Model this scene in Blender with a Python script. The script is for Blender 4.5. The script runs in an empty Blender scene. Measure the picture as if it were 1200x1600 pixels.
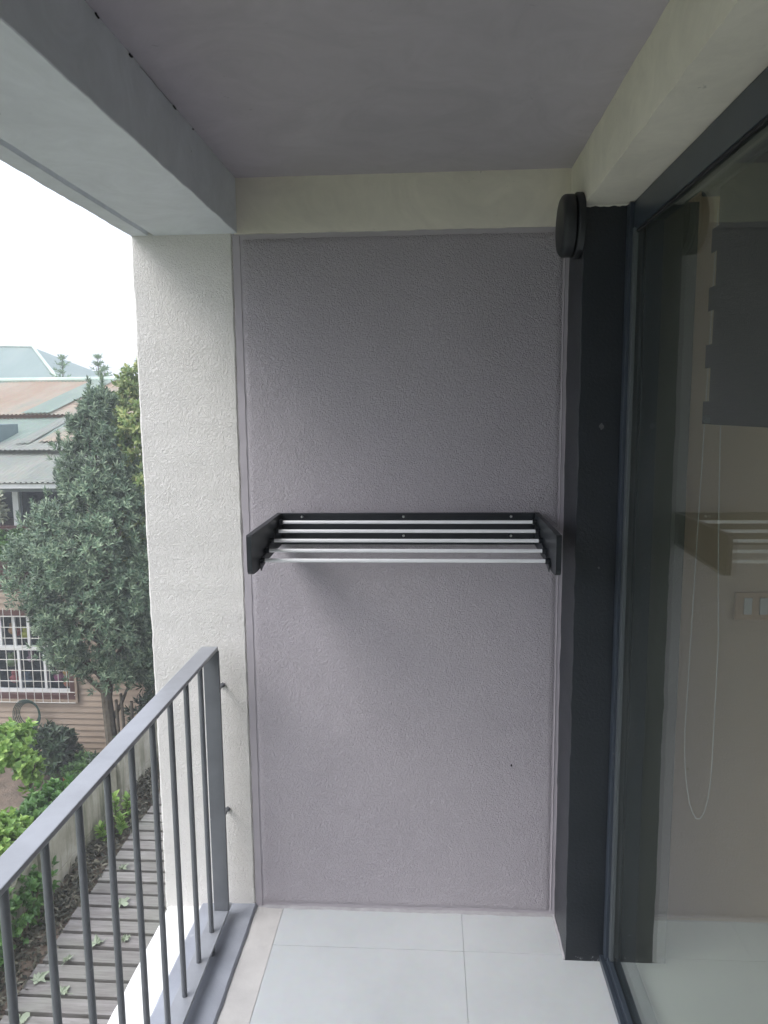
import bpy, bmesh, math, random
import numpy as np
from mathutils import Vector, Matrix, noise
R = math.radians
rnd = random.Random(7)
S = bpy.context.scene
COL = S.collection

# ------------------------------------------------------------------ camera
F_PX, PITCH, YAW, ROLL = 1171.0, 0.1356, 0.0624, -0.0099
camd = bpy.data.cameras.new('camera'); cam = bpy.data.objects.new('camera', camd); COL.objects.link(cam)
camd.sensor_fit = 'VERTICAL'; camd.sensor_height = 24.0
camd.lens = 24.0 * F_PX / 1600.0
camd.clip_start = 0.02; camd.clip_end = 2000
fw = Vector((-math.sin(YAW) * math.cos(PITCH), math.cos(YAW) * math.cos(PITCH), -math.sin(PITCH)))
rt = Vector((math.cos(YAW), math.sin(YAW), 0)); up = rt.cross(fw)
rt2 = rt * math.cos(ROLL) + up * math.sin(ROLL); up2 = up * math.cos(ROLL) - rt * math.sin(ROLL)
cam.matrix_world = Matrix(((rt2.x, up2.x, -fw.x, 0), (rt2.y, up2.y, -fw.y, -2.3578), (rt2.z, up2.z, -fw.z, 1.7008), (0, 0, 0, 1)))
S.camera = cam

# ------------------------------------------------------------------ world, sun, exposure
SUN_DIR = Vector((-0.70, -0.42, 0.92)).normalized()
sun_el = math.asin(SUN_DIR.z); sun_rot = math.atan2(SUN_DIR.x, SUN_DIR.y)
W = bpy.data.worlds.new('World'); S.world = W; W.use_nodes = True
nt = W.node_tree; N = nt.nodes; bg = N['Background']
sky = N.new('ShaderNodeTexSky'); sky.sky_type = 'NISHITA'; sky.sun_disc = False
sky.sun_elevation = sun_el; sky.sun_rotation = sun_rot; sky.air_density = 1.6; sky.dust_density = 4.0
hs = N.new('ShaderNodeHueSaturation'); hs.inputs['Saturation'].default_value = 0.32
mx = N.new('ShaderNodeMix'); mx.data_type = 'RGBA'; mx.inputs['Factor'].default_value = 0.6
mx.inputs['B'].default_value = (12.8, 13.6, 16.0, 1)          # the even overcast cloud layer
nt.links.new(sky.outputs['Color'], hs.inputs['Color']); nt.links.new(hs.outputs['Color'], mx.inputs['A'])
wc = N.new('ShaderNodeTexCoord'); sp = N.new('ShaderNodeSeparateXYZ'); nt.links.new(wc.outputs['Generated'], sp.inputs[0])
mr = N.new('ShaderNodeMapRange'); mr.inputs['From Min'].default_value = 0; mr.inputs['From Max'].default_value = 1      # an overcast sky is about three times as bright overhead as at the horizon
mr.inputs['To Min'].default_value = 0.62; mr.inputs['To Max'].default_value = 1.75; nt.links.new(sp.outputs['Z'], mr.inputs['Value'])
vm = N.new('ShaderNodeVectorMath'); vm.operation = 'SCALE'; nt.links.new(mx.outputs['Result'], vm.inputs[0]); nt.links.new(mr.outputs[0], vm.inputs['Scale'])
nt.links.new(vm.outputs[0], bg.inputs['Color']); bg.inputs['Strength'].default_value = 0.12
sd = bpy.data.lights.new('sun', 'SUN'); so = bpy.data.objects.new('sun', sd); COL.objects.link(so)
sd.energy = 1.3; sd.angle = R(30); sd.color = (1.0, 0.97, 0.94)
so.rotation_euler = SUN_DIR.to_track_quat('Z', 'Y').to_euler(); so.location = (-20, -10, 20)
S.view_settings.view_transform = 'Standard'; S.view_settings.look = 'None'
S.view_settings.exposure = 0.62; S.view_settings.gamma = 1.0
S.render.engine = 'CYCLES'
S.cycles.max_bounces = 12; S.cycles.diffuse_bounces = 7; S.cycles.glossy_bounces = 6; S.cycles.transparent_max_bounces = 12

# ------------------------------------------------------------------ helpers
def tag(o, label=None, cat=None, group=None, kind=None):
    if label: o['label'] = label
    if cat: o['category'] = cat
    if group: o['group'] = group
    if kind: o['kind'] = kind
    return o
def empty(name, loc, label, cat, group=None, rz=0):
    o = bpy.data.objects.new(name, None); COL.objects.link(o); o.location = loc; o.rotation_euler = (0, 0, rz)
    o.empty_display_size = 0.1
    return tag(o, label, cat, group)
def link_mesh(name, me, m, parent=None, smooth=False):
    o = bpy.data.objects.new(name, me); COL.objects.link(o)
    if m: me.materials.append(m)
    if smooth:
        me.polygons.foreach_set('use_smooth', [True] * len(me.polygons)); me.set_sharp_from_angle(angle=R(32))
    if parent:
        o.parent = parent
        # children are modelled in world space when the parent is an unrotated empty
        me.transform(Matrix.Translation(-Vector(parent.location)))
    return o
def obj(name, bm, m, parent=None, smooth=False):
    me = bpy.data.meshes.new(name); bm.to_mesh(me); bm.free()
    return link_mesh(name, me, m, parent, smooth)
def box(bm, x0, x1, y0, y1, z0, z1, bev=0.0, seg=2):
    b = bmesh.new(); bmesh.ops.create_cube(b, size=1)
    for v in b.verts:
        v.co = Vector(((x0 + x1) / 2 + v.co.x * (x1 - x0), (y0 + y1) / 2 + v.co.y * (y1 - y0), (z0 + z1) / 2 + v.co.z * (z1 - z0)))
    if bev > 0:
        bmesh.ops.bevel(b, geom=b.edges[:], offset=bev, segments=seg, profile=0.6, affect='EDGES')
    merge(bm, b)
def merge(bm, b, M=None):
    if M is not None: bmesh.ops.transform(b, matrix=M, verts=b.verts)
    me = bpy.data.meshes.new('tmp'); b.to_mesh(me); b.free(); bm.from_mesh(me); bpy.data.meshes.remove(me)
def cyl(bm, p0, p1, r0, r1=None, n=12, cap=True):
    p0 = Vector(p0); p1 = Vector(p1); r1 = r0 if r1 is None else r1
    d = p1 - p0; q = d.to_track_quat('Z', 'Y').to_matrix().to_4x4()
    b = bmesh.new(); bmesh.ops.create_cone(b, cap_ends=cap, cap_tris=False, segments=n, radius1=r0, radius2=r1, depth=d.length)
    merge(bm, b, Matrix.Translation((p0 + p1) / 2) @ q)
def tube(bm, pts, rad, n=8):
    rings = []
    pts = [Vector(p) for p in pts]
    dirs = [(pts[min(len(pts) - 1, i + 1)] - pts[max(0, i - 1)]).normalized() for i in range(len(pts))]
    ref = min((Vector((1, 0, 0)), Vector((0, 1, 0)), Vector((0, 0, 1))), key=lambda a: max(abs(d.dot(a)) for d in dirs))
    for i, p in enumerate(pts):
        sd_ = dirs[i].cross(ref).normalized(); u_ = sd_.cross(dirs[i])
        r = rad[i] if isinstance(rad, (list, tuple)) else rad
        rings.append([bm.verts.new(p + sd_ * (r * math.cos(2 * math.pi * k / n)) + u_ * (r * math.sin(2 * math.pi * k / n))) for k in range(n)])
    for a, b in zip(rings, rings[1:]):
        for k in range(n): bm.faces.new((a[k], a[(k + 1) % n], b[(k + 1) % n], b[k]))
    bm.faces.new(rings[0][::-1]); bm.faces.new(rings[-1])
def prism(poly, ax, a0, a1, step=0.03, amp=0.0, freq=14.0):
    """extrude a 2D polygon along an axis (0=x, 1=y, 2=z), cut into steps, with slightly uneven hand-trowelled surfaces"""
    bm = bmesh.new(); n = max(1, int(round((a1 - a0) / step)))
    def P(u, v, w): return ((w, u, v), (u, w, v), (u, v, w))[ax]
    rings = []
    for i in range(n + 1):
        w = a0 + (a1 - a0) * i / n
        rings.append([bm.verts.new(P(u, v, w)) for u, v in poly])
    m = len(poly)
    for a, b in zip(rings, rings[1:]):
        for k in range(m): bm.faces.new((a[k], a[(k + 1) % m], b[(k + 1) % m], b[k]))
    bm.faces.new(rings[0][::-1]); bm.faces.new(rings[-1])
    bmesh.ops.recalc_face_normals(bm, faces=bm.faces)
    if amp:
        for v in bm.verts:
            q = v.co * freq
            v.co += Vector((noise.noise(q), noise.noise(q + Vector((9, 3, 1))), noise.noise(q + Vector((2, 7, 5))))) * amp
            q = v.co * freq * 4.1
            v.co += Vector((noise.noise(q), noise.noise(q + Vector((9, 3, 1))), noise.noise(q + Vector((2, 7, 5))))) * amp * 0.5
    return bm
def chamfer(x0, x1, z0, z1, c=0.004):
    return [(x0 + c, z0), (x1 - c, z0), (x1, z0 + c), (x1, z1 - c), (x1 - c, z1), (x0 + c, z1), (x0, z1 - c), (x0, z0 + c)]

# ------------------------------------------------------------------ materials
def nodes(name):
    m = bpy.data.materials.new(name); m.use_nodes = True
    t = m.node_tree; return m, t, t.nodes['Principled BSDF']
def tex_noise(t, scale, detail=4, rough=0.5, dist=0.0, vec=None):
    n = t.nodes.new('ShaderNodeTexNoise'); n.inputs['Scale'].default_value = scale
    n.inputs['Detail'].default_value = detail; n.inputs['Roughness'].default_value = rough; n.inputs['Distortion'].default_value = dist
    if vec is not None: t.links.new(vec, n.inputs['Vector'])
    return n
def ramp(t, fac, stops):
    r = t.nodes.new('ShaderNodeValToRGB'); e = r.color_ramp.elements
    while len(e) < len(stops): e.new(0.5)
    for el, (p, c) in zip(e, stops): el.position = p; el.color = (*c, 1) if len(c) == 3 else c
    t.links.new(fac, r.inputs['Fac']); return r
def mixc(t, fac, a, b, mode='MIX'):
    m = t.nodes.new('ShaderNodeMix'); m.data_type = 'RGBA'; m.blend_type = mode
    for s, v in (('Factor', fac), ('A', a), ('B', b)):
        if hasattr(v, 'is_output'): t.links.new(v, m.inputs[s])
        else: m.inputs[s].default_value = v if s == 'Factor' else (*v, 1)
    return m.outputs['Result']
def math_n(t, op, a, b=0.0):
    m = t.nodes.new('ShaderNodeMath'); m.operation = op
    for i, v in enumerate((a, b)):
        if hasattr(v, 'is_output'): t.links.new(v, m.inputs[i])
        else: m.inputs[i].default_value = v
    return m.outputs[0]
def mul(c, k): return tuple(min(1, v * k) for v in c)
def coords(t): return t.nodes.new('ShaderNodeTexCoord').outputs['Object']
def paint(name, base, rough=0.6, var=0.06, vscale=3.0, bump=0.0, bscale=60, bdist=0.002, spots=0.0, spotc=(.25, .24, .22), spec=0.5, dist=0.0, metal=0.0, nicks=0.0, nickc=(.12, .11, .10)):
    m, t, p = nodes(name); c = coords(t)
    n = tex_noise(t, vscale, 6, 0.6, vec=c)
    r = ramp(t, n.outputs['Fac'], [(0.3, mul(base, 1 - var)), (0.7, mul(base, 1 + var))])
    col = r.outputs['Color']
    if spots:
        s = tex_noise(t, 23, 3, 0.55, vec=c)
        sr = ramp(t, s.outputs['Fac'], [(0.68, (0, 0, 0)), (0.76, (1, 1, 1))])
        f = math_n(t, 'MULTIPLY', sr.outputs['Color'], spots)
        col = mixc(t, f, col, spotc)
    if nicks:
        k = tex_noise(t, 75, 2, .5, 1.0, vec=c); kr = ramp(t, k.outputs['Fac'], [(.735, (0, 0, 0)), (.765, (1, 1, 1))])
        k2 = tex_noise(t, 3.5, 2, .5, vec=c); k2r = ramp(t, k2.outputs['Fac'], [(.5, (0, 0, 0)), (.62, (1, 1, 1))])
        col = mixc(t, math_n(t, 'MULTIPLY', math_n(t, 'MULTIPLY', kr.outputs['Color'], k2r.outputs['Color']), nicks), col, nickc)
        g = tex_noise(t, 5.5, 8, .7, 1.5, vec=c); gr = ramp(t, g.outputs['Fac'], [(.35, (.93, .93, .93)), (.65, (1.05, 1.05, 1.05))])
        col = mixc(t, 1.0, col, gr.outputs['Color'], 'MULTIPLY')
    t.links.new(col, p.inputs['Base Color'])
    p.inputs['Roughness'].default_value = rough; p.inputs['Specular IOR Level'].default_value = spec; p.inputs['Metallic'].default_value = metal
    if bump:
        b = t.nodes.new('ShaderNodeBump'); b.inputs['Strength'].default_value = bump; b.inputs['Distance'].default_value = bdist
        bn = tex_noise(t, bscale, 4, 0.55, dist, vec=c)
        t.links.new(bn.outputs['Fac'], b.inputs['Height']); t.links.new(b.outputs['Normal'], p.inputs['Normal'])
    return m
def stucco(name, base, strength=0.8, scale=62, dist=0.006, dirt=0.0, var=.04):
    """sprayed and pressed plaster: worm-like ridges over softer undulation"""
    m, t, p = nodes(name); c = coords(t)
    n1 = tex_noise(t, scale, 2.5, 0.5, 1.3, vec=c)
    r1 = ramp(t, n1.outputs['Fac'], [(0.36, (0, 0, 0)), (0.5, (.55, .55, .55)), (0.62, (1, 1, 1))])
    n2 = tex_noise(t, scale * 3.2, 3, 0.6, 0.4, vec=c)
    n3 = tex_noise(t, 9, 3, 0.5, vec=c)
    h = math_n(t, 'ADD', math_n(t, 'MULTIPLY', r1.outputs['Color'], 0.75), math_n(t, 'ADD', math_n(t, 'MULTIPLY', n2.outputs['Fac'], 0.3), math_n(t, 'MULTIPLY', n3.outputs['Fac'], 1.2)))
    b = t.nodes.new('ShaderNodeBump'); b.inputs['Strength'].default_value = strength; b.inputs['Distance'].default_value = dist
    t.links.new(h, b.inputs['Height']); t.links.new(b.outputs['Normal'], p.inputs['Normal'])
    n4 = tex_noise(t, 2.2, 6, 0.62, vec=c)
    r = ramp(t, n4.outputs['Fac'], [(0.3, mul(base, 1 - var)), (0.7, mul(base, 1 + var))])
    col = r.outputs['Color']
    if dirt:
        s = tex_noise(t, 11, 4, 0.6, vec=c)
        sr = ramp(t, s.outputs['Fac'], [(0.66, (0, 0, 0)), (0.8, (1, 1, 1))])
        col = mixc(t, math_n(t, 'MULTIPLY', sr.outputs['Color'], dirt), col, mul(base, .45))
    t.links.new(col, p.inputs['Base Color']); p.inputs['Roughness'].default_value = 0.62
    p.inputs['Specular IOR Level'].default_value = 0.35
    return m
MAUVE = (.418, .386, .412); CREAM = (.70, .695, .655)
M = {}
M['mauve_stucco'] = stucco('mauve_stucco', MAUVE, 0.8, 140, 0.0036, dirt=.09, var=.06)
M['mauve'] = paint('mauve_paint', MAUVE, .6, .05, 2.5, .35, 34, .004, spots=.12, spec=.3)
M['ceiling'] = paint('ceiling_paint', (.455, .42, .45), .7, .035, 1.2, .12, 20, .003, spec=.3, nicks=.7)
M['white_stucco'] = stucco('white_stucco', (.72, .695, .66), 0.7, 150, 0.0038, dirt=.10, var=.05)
M['cream'] = paint('cream_paint', (.74, .695, .60), .55, .06, 3, .35, 26, .004, spots=.10, spotc=(.35, .32, .27), spec=.35, nicks=.7)
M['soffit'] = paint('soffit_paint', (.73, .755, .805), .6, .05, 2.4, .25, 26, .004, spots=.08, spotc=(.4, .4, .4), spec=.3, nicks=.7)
M['beam_side'] = paint('beam_side_paint', (.37, .38, .41), .6, .06, 3, .3, 26, .004, spots=.1, spec=.3)
M['curb'] = paint('curb_grey_paint', (.27, .285, .32), .5, .16, 5, .5, 30, .004, spots=.35, spotc=(.45, .46, .47))
M['curb_white'] = paint('ledge_white_paint', (.72, .72, .70), .6, .06, 5, .3, 30, .004, spots=.2, spotc=(.45, .44, .40))
M['rail'] = paint('railing_paint', (.118, .124, .134), .38, .1, 12, .12, 160, .001, spots=.10, spotc=(.3, .3, .3), nicks=.6, nickc=(.42, .42, .42))
M['rail_top'] = paint('railing_top_sky_glare', (.25, .26, .28), .30, .12, 8, .12, 160, .001, spots=.2, spotc=(.12, .12, .13), spec=.8, nicks=.6, nickc=(.42, .42, .42))  # railing paint with a lighter base colour: sky glare painted into the flats
M['frame'] = paint('frame_aluminium', (.036, .046, .060), .33, .08, 10, .05, 200, .0005, nicks=.6, nickc=(.42, .42, .42))
M['gasket'] = paint('rubber_gasket', (.012, .012, .014), .7)
M['bead'] = paint('glazing_bead', (.075, .085, .09), .4)
M['rack_black'] = paint('black_powder_coat', (.014, .017, .021), .36, .15, 40, .1, 400, .0003)
M['steel'] = paint('satin_aluminium_rod', (.93, .93, .94), .25, .01, 30, metal=.0)
M['screw'] = paint('screw_zinc', (.7, .7, .68), .3, metal=.9)
M['lamp'] = paint('lamp_plastic', (.012, .014, .016), .45, .1, 20)
M['grout_strip'] = paint('cream_screed', (.50, .485, .465), .6, .12, 8, .4, 30, .003, spots=.3, spotc=(.8, .79, .76))
M['facade'] = stucco('facade_white', (.70, .70, .68), 0.5, 60, .005)

def tile_mat():
    m, t, p = nodes('porcelain_tile'); c = coords(t)
    n = tex_noise(t, 2.3, 7, 0.62, vec=c); n2 = tex_noise(t, 45, 4, .6, vec=c)
    r = ramp(t, n.outputs['Fac'], [(0.3, (.485, .51, .515)), (0.7, (.565, .585, .59))])
    col = mixc(t, 0.12, r.outputs['Color'], n2.outputs['Color'], 'MULTIPLY')
    s = tex_noise(t, 17, 3, .5, vec=c); sr = ramp(t, s.outputs['Fac'], [(.72, (0, 0, 0)), (.78, (1, 1, 1))])
    col = mixc(t, math_n(t, 'MULTIPLY', sr.outputs['Color'], .22), col, (.40, .38, .34))
    t.links.new(col, p.inputs['Base Color'])
    rr = ramp(t, n.outputs['Fac'], [(0.3, (.30,) * 3), (.7, (.42,) * 3)]); t.links.new(rr.outputs['Color'], p.inputs['Roughness'])
    return m
M['caulk'] = paint('grey_caulk', (.34, .33, .34), .7, .15, 20)
M['tile'] = tile_mat(); M['grout'] = paint('grout', (.44, .45, .46), .85, .1, 30)

def column_mat():
    """near-black paint that stops at an uneven brushed line under the cream soffit, a few nicks down its edges"""
    m, t, p = nodes('dark_column_paint'); c = coords(t)
    sx = t.nodes.new('ShaderNodeSeparateXYZ'); t.links.new(c, sx.inputs[0])
    n = tex_noise(t, 38, 3, .6, vec=c)
    edge = math_n(t, 'GREATER_THAN', math_n(t, 'ADD', sx.outputs['Z'], math_n(t, 'MULTIPLY', n.outputs['Fac'], 0.016)), 2.2475)
    nv = tex_noise(t, 6, 5, .6, vec=c)
    dark = ramp(t, nv.outputs['Fac'], [(.3, (.012, .016, .020)), (.7, (.019, .023, .029))])
    sp = tex_noise(t, 27, 2, .5, vec=c); sr = ramp(t, sp.outputs['Fac'], [(.745, (0, 0, 0)), (.765, (1, 1, 1))])
    col = mixc(t, math_n(t, 'MULTIPLY', sr.outputs['Color'], .35), dark.outputs['Color'], (.3, .3, .3))
    fl = tex_noise(t, 48, 4, .65, vec=c)      # plaster and grout flecks round its foot
    lo = math_n(t, 'SUBTRACT', math_n(t, 'SUBTRACT', fl.outputs['Fac'], math_n(t, 'MULTIPLY', sx.outputs['Z'], 4.5)), .53)
    lor = ramp(t, lo, [(0, (0, 0, 0)), (.05, (1, 1, 1))])
    col = mixc(t, math_n(t, 'MULTIPLY', lor.outputs['Color'], .6), col, (.36, .36, .37))
    col = mixc(t, edge, col, (.66, .645, .56))
    t.links.new(col, p.inputs['Base Color']); p.inputs['Roughness'].default_value = .36
    b = t.nodes.new('ShaderNodeBump'); b.inputs['Strength'].default_value = .5; b.inputs['Distance'].default_value = .003
    bn = tex_noise(t, 110, 4, .6, vec=c); t.links.new(bn.outputs['Fac'], b.inputs['Height']); t.links.new(b.outputs['Normal'], p.inputs['Normal'])
    return m
M['column'] = column_mat()

def glass_mat(name, ior, tint, rough=0.0, dust=(.005, .021)):
    m = bpy.data.materials.new(name); m.use_nodes = True; t = m.node_tree
    t.nodes.remove(t.nodes['Principled BSDF']); out = t.nodes['Material Output']
    tr = t.nodes.new('ShaderNodeBsdfTransparent'); tr.inputs['Color'].default_value = (*tint, 1)
    gl = t.nodes.new('ShaderNodeBsdfGlossy'); gl.inputs['Roughness'].default_value = rough; gl.inputs['Color'].default_value = (.93, .97, .95, 1)
    fr = t.nodes.new('ShaderNodeFresnel')
    ge = t.nodes.new('ShaderNodeNewGeometry'); pw = t.nodes.new('ShaderNodeMix'); pw.inputs[2].default_value = ior; pw.inputs[3].default_value = 1 / ior
    t.links.new(ge.outputs['Backfacing'], pw.inputs[0]); t.links.new(pw.outputs[0], fr.inputs['IOR'])   # an even pane: the same reflection from either face
    mx = t.nodes.new('ShaderNodeMixShader')
    t.links.new(fr.outputs[0], mx.inputs[0]); t.links.new(tr.outputs[0], mx.inputs[1]); t.links.new(gl.outputs[0], mx.inputs[2])
    c = coords(t); n = tex_noise(t, 1.6, 7, .65, 1.2, vec=c); rr = ramp(t, n.outputs['Fac'], [(.35, (dust[0],) * 3), (.7, (dust[1],) * 3)])
    di = t.nodes.new('ShaderNodeBsdfDiffuse'); di.inputs['Color'].default_value = (.62, .61, .57, 1); m2 = t.nodes.new('ShaderNodeMixShader')
    t.links.new(rr.outputs['Color'], m2.inputs[0]); t.links.new(mx.outputs[0], m2.inputs[1]); t.links.new(di.outputs[0], m2.inputs[2])
    t.links.new(m2.outputs[0], out.inputs['Surface'])
    return m
M['glass'] = glass_mat('door_glass', 1.53, (.86, .89, .86))
M['far_glass'] = glass_mat('window_glass', 1.3, (.8, .84, .88), dust=(0, .002))

# ------------------------------------------------------------------ THE BALCONY SHELL
Y_BACK = -4.3
XL, XR, XI = -0.6035, 0.4163, -0.589      # pillar edge, column side, beam inner face
ZB, ZC = 2.24, 2.40
# floor tiles over a grout bed
bm = bmesh.new()
box(bm, -.600, .56, Y_BACK, -.0005, -.04, -.0022)
fl = obj('floor', bm, M['grout']); tag(fl, kind='structure')
bm = bmesh.new()
ys = [-.0035]; y = -.185
while y > Y_BACK: ys.append(y); y -= .6
ys.append(Y_BACK)
xs = [-.5075, .104, .548]
for i in range(len(xs) - 1):
    for j in range(len(ys) - 1):
        dz = rnd.uniform(-.0004, .0004)
        box(bm, xs[i] + .0008, xs[i + 1] - .0008, ys[j + 1] + .0008, ys[j] - .0008, -.015, 0.0 + dz, .0012, 2)
ft = obj('floor_tiles', bm, M['tile'], fl)
bm = prism([(-.6, -.015), (-.5095, -.015), (-.5095, -.0008), (-.6, .0015)], 1, Y_BACK, -.004, .04, .0008, 18)
obj('screed_strip', bm, M['grout_strip'], fl, True)
# rough skim fillet where floor meets the wall
bm = prism([(-.0005, -.001), (-.0005, .007), (-.004, .0035), (-.0085, .0003), (-.0085, -.001)], 0, -.60, XR, .012, .0028, 30)
obj('skirting_fillet', bm, M['caulk'], fl, True)
bm = prism([(XR - .0005, -.001), (XR - .0005, .006), (XR - .0035, .003), (XR - .007, -.0005)], 1, -.208, -.005, .012, .0022, 34)
obj('skirting_fillet', bm, M['caulk'], fl, True)
# ceiling
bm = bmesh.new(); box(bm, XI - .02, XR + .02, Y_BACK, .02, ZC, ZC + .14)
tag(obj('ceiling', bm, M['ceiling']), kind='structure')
# back wall
wall = empty('plaster_wall', (-.09, .1, 0), 'mauve grey textured plaster end wall carrying the drying rack', 'wall')
bm = bmesh.new(); box(bm, XL, XR + .001, 0, .16, -.05, 2.5); obj('wall_body', bm, M['mauve'], wall)
pl, pr_, pb, pt_ = -.577, .398, .016, 2.222
poly = [(pl, pb), (pr_, pb), (pr_, pt_), (pl, pt_)]
def sheet(name, x0, x1, z0, z1, th, step, amp, m, parent):
    """a skim coat standing proud of the wall, its border uneven"""
    bm = bmesh.new(); nx = max(2, int((x1 - x0) / step)); nz = max(2, int((z1 - z0) / step)); g = []
    for j in range(nz + 1):
        row = []
        for i in range(nx + 1):
            x = x0 + (x1 - x0) * i / nx; z = z0 + (z1 - z0) * j / nz
            ed = i in (0, nx) or j in (0, nz)
            q = Vector((x * 45, 3, z * 45))
            if ed: x += noise.noise(q) * amp; z += noise.noise(q + Vector((5, 5, 5))) * amp
            row.append(bm.verts.new((x, -th * (0 if ed else 1) + noise.noise(Vector((x * 3, 1, z * 3))) * .0012, z)))
        g.append(row)
    for j in range(nz):
        for i in range(nx): bm.faces.new((g[j][i], g[j][i + 1], g[j + 1][i + 1], g[j + 1][i]))
    return obj(name, bm, m, parent, True)
sheet('textured_panel', pl, pr_, pb, pt_, .0032, .0085, .0035, M['mauve_stucco'], wall)
for x in (pr_ + .004,):
    bm = prism([(x, -.0012), (x + .0016, -.0030), (x + .003, -.001)], 2, .02, 2.21, .02, .0012, 20); obj('seam_line', bm, M['mauve'], wall, True)
bm = bmesh.new(); cyl(bm, (0.265, -.0080, 0.536), (0.265, -.003, 0.536), .0024, .003, n=9); obj('nail_plug', bm, M['gasket'], wall, True)
# cream band along the top of that wall
bm = prism([(-.007, ZB - .003), (-.0065, ZC + .01), (.0, ZC + .01), (.0, ZB - .003)], 0, XI - .01, XR + .002, .02, .0022, 22)
tag(obj('beam', bm, M['cream'], smooth=True), 'cream painted band beam across the top of the mauve end wall', 'beam')
# corner pillar
pil = empty('corner_pillar', (-.76, .1, 0), 'off white stucco corner pillar at the end of the balcony railing', 'pillar')
bm = prism(chamfer(-.9235, XL - .001, -.004, .36, .006), 2, -.02, ZB + .03, .022, .003, 16); obj('shaft', bm, M['white_stucco'], pil, True)
bm = prism([(XL - .0005, -.0030), (-.6035 + .021, -.0022), (-.6035 + .0225, -.0), (XL, -.0)], 2, .0, ZB - .008, .018, .0016, 24)
obj('corner_bead', bm, M['mauve'], wall, True)
# left (outer) beam, with a drip groove in its soffit
gx0, gx1 = -.868, -.848
sec = [(-.925, ZB + .004), (-.921, ZB), (gx0, ZB), (gx0 + .003, ZB + .013), (gx1 - .003, ZB + .013), (gx1, ZB), (XI - .0018, ZB), (XI, ZB + .002), (XI, 2.72), (-.925, 2.72)]
lb = empty('edge_beam', (-.75, -2, ZB), 'long pale beam with a drip groove over the railing side', 'beam')
bm = prism(sec, 1, Y_BACK - .3, .0, .024, .0018, 11)
obj('beam_body', bm, M['soffit'], lb, True)
# hairline cracks and pinholes where this beam meets the ceiling
for (y0, y1, w) in ((-.965, -.953, .0019), (-.815, -.800, .0023), (-.560, -.545, .0020), (-.42, -.412, .0018), (-.76, -.57, .0005), (-1.30, -1.29, .0020)):
    n = max(2, int((y1 - y0) / .02)); pts = [(XI + .0012 + rnd.uniform(0, .001), y0 + (y1 - y0) * i / n, ZC - .003 + rnd.uniform(-.002, .001)) for i in range(n + 1)]
    bm = bmesh.new(); tube(bm, pts, w, 5); obj('joint_crack', bm, M['gasket'], lb, True)
# right beam over the sliding door
sec = [(XR, ZB + .0030), (.66, ZB + .003), (.66, 2.5), (XR, 2.5)]
rb = empty('door_lintel_beam', (.5, -2, ZB), 'cream beam with chipped paint running above the sliding glass door', 'beam')
bm = prism(sec, 1, Y_BACK, .0, .024, .0028, 12); obj('beam_body', bm, M['cream'], rb, True)
# dark column
dc = empty('door_side_column', (.57, -.1, 0), 'near black painted column between the end wall and the sliding door', 'column')
bm = prism(chamfer(XR, .5490, -.209, .02, .0009), 2, -.001, 2.2445, .022, .0026, 15); obj('shaft', bm, M['column'], dc, True)
M['reveal'] = paint('inner_reveal_paint', (.095, .10, .082), .5, .06, 4)
bm = prism(chamfer(.5495, .722, -.208, .02, .003), 2, -.001, 2.2445, .04, .001, 12); obj('inner_reveal', bm, M['reveal'], dc, True)
# slab, ledge, curb
cb = empty('balcony_curb', (-.76, -2, 0), 'grey painted curb with a white outer ledge under the railing', 'curb')
bm = prism([(-.795, -.03), (-.6, -.03), (-.6, .006), (-.606, .013), (-.79, .008), (-.795, .004)], 1, Y_BACK, -.002, .03, .0022, 14); obj('grey_curb', bm, M['curb'], cb, True)
bm = prism([(-.915, -.12), (-.7955, -.12), (-.7955, -.004), (-.91, -.010), (-.915, -.014)], 1, Y_BACK, -.001, .03, .002, 14); obj('white_ledge', bm, M['curb_white'], cb, True)
# building below, behind and above
bm = bmesh.new()
box(bm, -.900, 3.8, Y_BACK - .3, .30, -2.3, -.125); box(bm, -.86, 6, .37, 7.0, -2.3, 5.5)
box(bm, -.92, 4.2, Y_BACK - .3, .36, 2.722, 5.5); box(bm, XI + .001, 4.2, Y_BACK - .3, .36, 2.55, 2.72)
box(bm, -.93, 6.0, Y_BACK - 3, Y_BACK - .31, -2.3, 5.5)
tag(obj('apartment_building', bm, M['facade']), 'white rendered building body below and above the balcony', 'building')
bm = bmesh.new(); box(bm, -.5999, .60, Y_BACK - .28, Y_BACK - .001, -.05, 2.54)
tag(obj('rear_plaster_wall', bm, M['mauve_stucco']), 'mauve plaster wall at the near end of the balcony', 'wall')
bm = prism(chamfer(-.9235, XL, Y_BACK - .3, Y_BACK, .006), 2, -.02, ZB, .05, .003, 16)
tag(obj('rear_pillar', bm, M['white_stucco'], smooth=True), 'off white stucco pillar at the near end of the balcony', 'pillar')

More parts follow.
